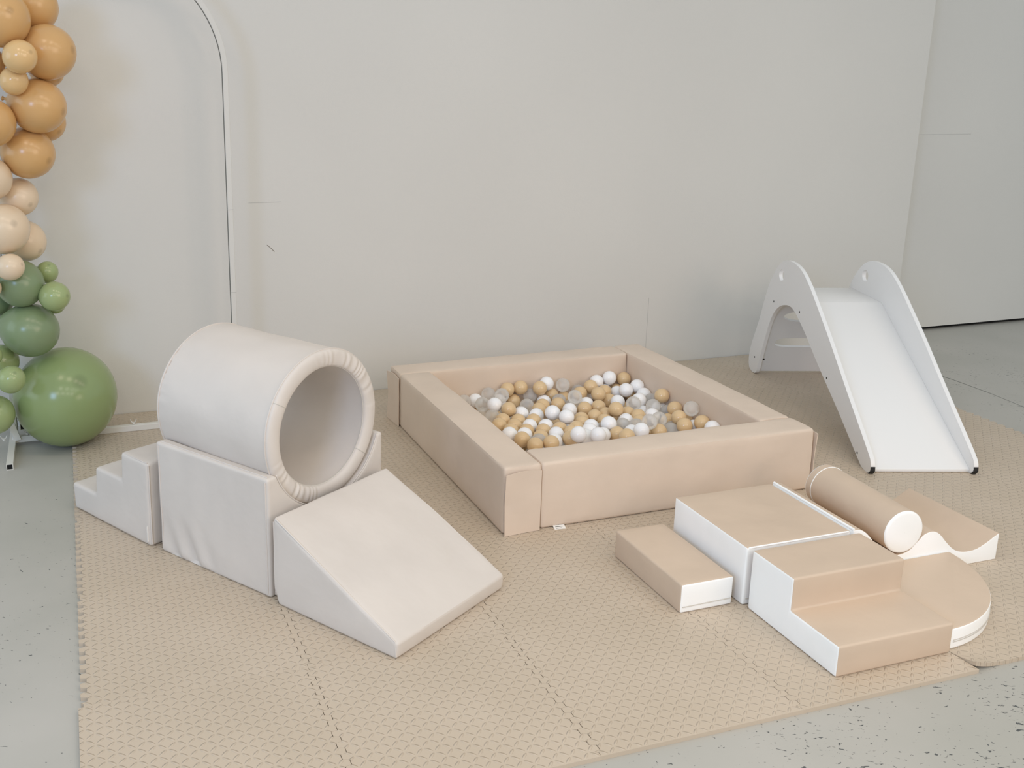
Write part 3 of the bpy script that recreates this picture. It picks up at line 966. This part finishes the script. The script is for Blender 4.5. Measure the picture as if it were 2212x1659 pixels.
for i, (x, y, z, c) in enumerate(BALLS):
    o = bpy.data.objects.new('play_ball', BALL_ME[c])
    COL.objects.link(o)
    o.location = (x, y, z)
    o.rotation_euler = (i * 1.3, i * 0.7, i * 2.1)
    tag(o, labels[i], 'ball', 'plastic balls in the pit')

# ------------------------------------------------------------------ white slide
SO = Vector((1.85057, 5.46988, MZ))
D_ = Vector((0.01862, -0.99983, 0))
sl_yaw = math.atan2(D_.y, D_.x)          # local x runs from the ladder side to the foot of the slide
slide = thing('toddler_slide', SO, sl_yaw, 'white wooden toddler slide with rounded A-shaped sides, near the wall at right', 'slide')
SW, STH = 0.452, 0.018
outer = [(0.0, -0.0), (-0.040, 0.012), (-0.062, 0.045), (-0.066, 0.085), (-0.052, 0.14), (0.02, 0.275), (0.075, 0.42), (0.135, 0.545), (0.195, 0.625), (0.265, 0.680), (0.345, 0.708),
         (0.43, 0.708), (0.515, 0.690), (0.595, 0.655), (0.665, 0.600), (0.740, 0.540), (0.95, 0.392), (1.20, 0.207), (1.455, 0.072), (1.490, 0.046), (1.492, 0.020), (1.468, 0.001), (1.425, 0.002)]
outer = [(0.005, 0.0), (-0.045, 0.010), (-0.066, 0.050), (-0.062, 0.100), (-0.035, 0.170), (0.040, 0.310), (0.090, 0.430), (0.140, 0.530), (0.200, 0.605), (0.265, 0.660), (0.340, 0.692),
         (0.415, 0.700), (0.500, 0.694), (0.570, 0.676), (0.635, 0.645), (0.715, 0.598), (0.945, 0.445), (1.200, 0.262), (1.440, 0.095), (1.487, 0.052), (1.488, 0.018), (1.462, 0.000), (1.405, 0.004)]
inner = [(1.130, 0.155), (0.850, 0.298), (0.690, 0.388), (0.600, 0.432), (0.530, 0.462), (0.460, 0.478), (0.370, 0.466), (0.280, 0.425), (0.205, 0.345), (0.140, 0.205), (0.095, 0.090), (0.070, 0.025), (0.045, 0.004)]
crv = catmull(outer, 5) + catmull(inner, 5)
# screw and hole positions on the sides
def side_panel(y0, with_marks):
    bm = bmesh.new()
    hc, hr = (0.300, 0.607), (0.034, 0.030)
    # outline with the grip hole joined by a bridge edge
    hole = [(hc[0] + hr[0] * math.cos(2 * math.pi * k / 28), hc[1] + hr[1] * math.sin(2 * math.pi * k / 28)) for k in range(28)]
    def loop(pts, y):
        vs = [bm.verts.new((p[0], y, p[1])) for p in pts]
        es = [bm.edges.new((vs[i], vs[(i + 1) % len(vs)])) for i in range(len(vs))]
        return vs, es
    faces = []
    L = []
    for y in (y0, y0 + STH):
        vo, eo = loop(crv, y)
        vh, eh = loop(hole, y)
        bmesh.ops.triangle_fill(bm, use_beauty=True, use_dissolve=False, edges=eo + eh)
        L.append((vo, vh))
    for a, b in ((L[0][0], L[1][0]), (L[0][1], L[1][1])):
        n = len(a)
        for i in range(n):
            bm.faces.new((a[i], a[(i + 1) % n], b[(i + 1) % n], b[i]))
    bmesh.ops.recalc_face_normals(bm, faces=bm.faces[:])
    return finish(bm, 'side_panel', M['white_paint'], slide, smooth=35)
panels = []
for y0 in (0.0, SW - STH):
    p = side_panel(y0, True)
    panels.append(p)
    yo = y0 - 0.0006 if y0 == 0 else y0 + STH - 0.0014
    for (x, z) in ((0.228, 0.452), (0.580, 0.480), (0.023, 0.090), (0.972, 0.262), (1.357, 0.046)):
        bm = bmesh.new()
        bmesh.ops.create_cone(bm, cap_ends=True, segments=12, radius1=0.0055, radius2=0.0055, depth=0.002,
                              matrix=Matrix.Translation((x, yo + 0.001, z)) @ Matrix.Rotation(math.pi / 2, 4, 'X'))
        finish(bm, 'screw', M['screw'], p)
    bm = bmesh.new()
    pts = [(1.490, 0.036), (1.4925, 0.018), (1.480, 0.004), (1.462, -0.0005)]
    for a, b in zip(pts, pts[1:]):
        n = Vector((-(b[1] - a[1]), b[0] - a[0])).normalized() * -0.003
        vs = [bm.verts.new((q[0], y, q[1])) for y in (y0 - 0.0005, y0 + STH + 0.0005) for q in (a, b, (b[0] + n.x * -1, b[1] + n.y * -1), (a[0] + n.x * -1, a[1] + n.y * -1))]
        for f in ((0, 1, 2, 3), (7, 6, 5, 4), (0, 4, 5, 1), (1, 5, 6, 2), (2, 6, 7, 3), (3, 7, 4, 0)):
            bm.faces.new([vs[i] for i in f])
    bmesh.ops.recalc_face_normals(bm, faces=bm.faces[:])
    finish(bm, 'rubber_edge', M['black'], p, smooth=0)['label'] = 'black rubber edging at the front foot'
    box_obj('rubber_pad', -0.012, 0.014, y0 + 0.001, y0 + STH - 0.001, -0.001, 0.004, M['black'], p)
def slab(name, pts, y0, y1, mat, parent):
    bm = bmesh.new()
    add_prism(bm, pts, y0, y1)
    bmesh.ops.bevel(bm, geom=bm.edges[:], offset=0.0015, segments=2, profile=0.5, affect='EDGES')
    return finish(bm, name, mat, parent, smooth=35)
slab('platform', [(0.165, 0.500), (0.512, 0.500), (0.512, 0.514), (0.165, 0.514)], STH, SW - STH, M['white_paint'], slide)
slab('slide_board', [(0.512, 0.514), (0.500, 0.502), (1.430, -0.000 + 0.002), (1.462, 0.003), (1.462, 0.015)], STH, SW - STH, M['white_paint'], slide)
# ladder panel with an oval foothold and a slot, leaning between the rear legs
def ladder_panel():
    bm = bmesh.new()
    Hl, Wl = 0.52, SW - 2 * STH
    rect = [(0, 0), (Wl, 0), (Wl, Hl), (0, Hl)]
    def rr(cx, cy, a, b, e=2.0, n=36):
        return [(cx + a * math.copysign(abs(math.cos(t)) ** (2 / e), math.cos(t)), cy + b * math.copysign(abs(math.sin(t)) ** (2 / e), math.sin(t))) for t in (2 * math.pi * k / n for k in range(n))]
    holes = [rr(Wl / 2, 0.385, 0.150, 0.038, 2.2), rr(Wl / 2, 0.205, 0.155, 0.032, 3.5)]
    L = []
    for y in (0.0, 0.015):
        row, es = [], []
        for pts in [rect] + holes:
            vs = [bm.verts.new((p[0], y, p[1])) for p in pts]
            es += [bm.edges.new((vs[i], vs[(i + 1) % len(vs)])) for i in range(len(vs))]
            row.append(vs)
        bmesh.ops.triangle_fill(bm, use_beauty=True, use_dissolve=False, edges=es)
        L.append(row)
    for a, b in zip(L[0], L[1]):
        n = len(a)
        for i in range(n):
            bm.faces.new((a[i], a[(i + 1) % n], b[(i + 1) % n], b[i]))
    bmesh.ops.recalc_face_normals(bm, faces=bm.faces[:])
    return finish(bm, 'ladder_panel', M['white_paint'], slide, smooth=35)
lad = ladder_panel()
# panel local: x across the slide (local +y of the slide), z up the slope, y thickness
zx = Vector((0.215, 0, 0.47)).normalized()
lad.matrix_local = Matrix((
    (0, zx.z, zx.x, 0.028 - 0.012),
    (1, 0, 0, STH),
    (0, -zx.x, zx.z, 0.018),
    (0, 0, 0, 1)))
for x in (0.018, SW - 2 * STH - 0.018):
    bm = bmesh.new()
    bmesh.ops.create_cone(bm, cap_ends=True, segments=12, radius1=0.0055, radius2=0.0055, depth=0.002, matrix=Matrix.Translation((x, 0.0152, 0.085)) @ Matrix.Rotation(math.pi / 2, 4, 'X'))
    finish(bm, 'screw', M['screw'], lad)

# ------------------------------------------------------------------ beige and white climbing set
FO, FY = Vector((1.16094, 2.50866, MZ)), 0.33246
FM = Matrix.Translation(FO) @ Matrix.Rotation(FY, 4, 'Z')
def fp(u, v, z=0.0):
    return FM @ Vector((u, v, z))

def two_tone(parent, prof, depth, bev, names, classify, amp=0.0010, grid=0.03, seed=0.0, disp=None):
    parts = soft_prism(prof, depth, bev, classify, grid, amp, seg=4, seed=seed, disp=disp)
    for c, b in parts.items():
        nm, mat, lab = names[c]
        o = finish(b, nm, M[mat], parent, smooth=50)
        if lab:
            o['label'] = lab

# two-step block: profile runs front to back (local x), extruded leftwards (local y = -u)
SU, SV, SH1, SH2, SD = 0.407, 0.398, 0.0958, 0.1985, 0.205
stp = thing('foam_steps', fp(SU, 0), FY + math.pi / 2, 'low two-step foam climber, beige on top with white sides, nearest the camera', 'foam steps')
two_tone(stp, [(0, 0), (SV, 0), (SV, SH2), (SD, SH2), (SD, SH1), (0, SH1)], SU, 0.007,
         {0: ('step_cover', 'beige', None), 1: ('side_panel', 'white_vinyl', 'white side'), 2: ('side_panel', 'white_vinyl', 'white side')},
         lambda n, c: 1 if n.y > 0.9 else (2 if n.y < -0.9 else 0), seed=21.0)
# square platform
PU, PV, PLW, PLD, PLH = -0.006, 0.417, 0.395, 0.4055, 0.1975
pf = thing('foam_platform', fp(PU, PV), FY, 'square foam platform, beige on top with white sides, behind the two steps', 'foam block')
two_tone(pf, [(0, 0), (PLW, 0), (PLW, PLH), (0, PLH)], PLD, 0.007,
         {0: ('top_panel', 'beige', None), 1: ('side_panel', 'white_vinyl', 'white sides all round')}, lambda n, c: 0 if n.z > 0.9 else 1, seed=25.0)
tube_obj('piping', [(0.008, 0.002, PLH - 0.003), (PLW - 0.008, 0.002, PLH - 0.003)], 0.0032, M['white_vinyl'], pf)
tube_obj('zip_seam', [(0.01, -0.0012, 0.022), (PLW - 0.01, -0.0012, 0.022)], 0.0016, M['seam'], pf, 6)
# low single step
LU, LV, LW, LD, LH = -0.222, 0.433, 0.1906, 0.404, 0.097
lo_ = thing('foam_step', fp(LU, LV), 0.33788, 'low narrow foam step, beige with white ends, left of the square platform', 'foam block')
two_tone(lo_, [(0, 0), (LW, 0), (LW, LH), (0, LH)], LD, 0.007,
         {0: ('step_cover', 'beige', None), 1: ('end_panel', 'white_vinyl', 'white end'), 2: ('end_panel', 'white_vinyl', 'white end')},
         lambda n, c: 1 if n.y < -0.9 else (2 if n.y > 0.9 else 0), seed=29.0)
tube_obj('zip_seam', [(0.008, -0.0014, 0.021), (LW - 0.008, -0.0014, 0.024)], 0.0017, M['seam'], lo_, 6)
# wave block: profile runs along u, extruded away from the camera
wv = thing('foam_wave', fp(0.029, 0.411), FY, 'wavy foam block with two hollows, beige on top and white sides, under the roller', 'foam block')
top = [(0.366, 0.200), (0.385, 0.2005), (0.410, 0.190), (0.440, 0.163), (0.475, 0.122), (0.515, 0.094), (0.560, 0.083), (0.605, 0.092), (0.635, 0.116), (0.658, 0.138),
       (0.678, 0.1465), (0.697, 0.148), (0.716, 0.143), (0.737, 0.128), (0.762, 0.102), (0.790, 0.076), (0.820, 0.058), (0.860, 0.050), (0.900, 0.052), (0.940, 0.067), (0.975, 0.087), (0.998, 0.098)]
tc_ = catmull(top, 4)
two_tone(wv, [(0.366, 0), (0.998, 0)] + list(reversed(tc_)), 0.408, 0.004,
         {0: ('wave_cover', 'beige', None), 1: ('side_panel', 'white_vinyl', 'white wavy side'), 2: ('side_panel', 'white_vinyl', 'white wavy side'), 3: ('end_panel', 'white_vinyl', 'white end')},
         lambda n, c: 1 if n.y < -0.9 else (2 if n.y > 0.9 else (3 if n.x < -0.9 and c.x < 0.37 else 0)), amp=0.0006, grid=0.0, seed=33.0)
tube_obj('piping', [(0.369, 0.003, 0.2015), (0.369, 0.405, 0.2015)], 0.0045, M['white_vinyl'], wv)
# roller in the first hollow
RRR = 0.0745
rl_yaw = -1.2955
ec = fp(0.029 + 0.574, 0.409, 0.0)
rol = thing('foam_roller', (ec.x, ec.y, 0.1755), rl_yaw, 'round beige foam roller with white ends lying in the wave block', 'foam roller')
RLN = 0.425
def rprof(n):
    return [(-RLN + 0.006 + (RLN - 0.012) * j / (n - 1), RRR) for j in range(n)]
bm = lathe(rprof(14), 72, lambda a, j, n: (0, 0.0008 * noise.noise(Vector((math.cos(a) * 2, math.sin(a) * 2, j * 0.3)))))
finish(bm, 'roller_cover', M['beige'], rol, smooth=80)
for x, s in ((-0.006, 1), (-RLN + 0.006, -1)):
    pr = [(x, RRR), (x + s * 0.003, RRR - 0.001), (x + s * 0.0055, RRR - 0.004), (x + s * 0.0068, RRR - 0.010), (x + s * 0.0078, 0.03), (x + s * 0.008, 0.0005)]
    bm = lathe(pr if s > 0 else list(reversed(pr)), 72, None)
    bmesh.ops.recalc_face_normals(bm, faces=bm.faces[:])
    finish(bm, 'end_cap', M['white_vinyl'], rol, smooth=50)['label'] = 'white end'
tube_obj('piping', [(-RLN + 0.034, (RRR + 0.0005) * math.cos(2 * math.pi * i / 64), (RRR + 0.0005) * math.sin(2 * math.pi * i / 64)) for i in range(64)], 0.0016, M['white_vinyl'], rol, 6, True)
# quarter-round slab
qt = thing('foam_quarter_round', fp(0.411, 0.405), FY, 'low quarter-round foam slab, beige on top with a white rim, right of the two steps', 'foam block')
QR, QH = 0.392, 0.068
bm = bmesh.new()
pl = [(0, 0)] + [(QR * math.sin(math.pi / 2 * k / 40), -QR * math.cos(math.pi / 2 * k / 40)) for k in range(41)]
a = [bm.verts.new((x, y, 0)) for x, y in pl]
b = [bm.verts.new((x, y, QH)) for x, y in pl]
bm.faces.new(a)
bm.faces.new(b)
for i in range(len(pl)):
    j = (i + 1) % len(pl)
    bm.faces.new((a[i], a[j], b[j], b[i]))
bmesh.ops.recalc_face_normals(bm, faces=bm.faces[:])
for f in bm.faces:
    f.material_index = 0 if f.normal.z > 0.9 else 1
bmesh.ops.bevel(bm, geom=[e for e in bm.edges if len(e.link_faces) == 2 and e.calc_face_angle(0) > 0.5], offset=0.006, segments=4, profile=0.5, affect='EDGES', material=-1)
for c, nm, mat in ((0, 'top_panel', 'beige'), (1, 'rim', 'white_vinyl')):
    b2 = bm.copy()
    bmesh.ops.delete(b2, geom=[f for f in b2.faces if f.material_index != c], context='FACES')
    for f in b2.faces:
        f.material_index = 0
    o = finish(b2, nm, M[mat], qt, smooth=40)
    if c:
        o['label'] = 'white rim'
bm.free()
for zz in (0.024, 0.030):
    tube_obj('zip_seam', [((QR + 0.0008) * math.sin(math.pi / 2 * k / 40), -(QR + 0.0008) * math.cos(math.pi / 2 * k / 40), zz) for k in range(1, 40)], 0.0014, M['seam'], qt, 6)
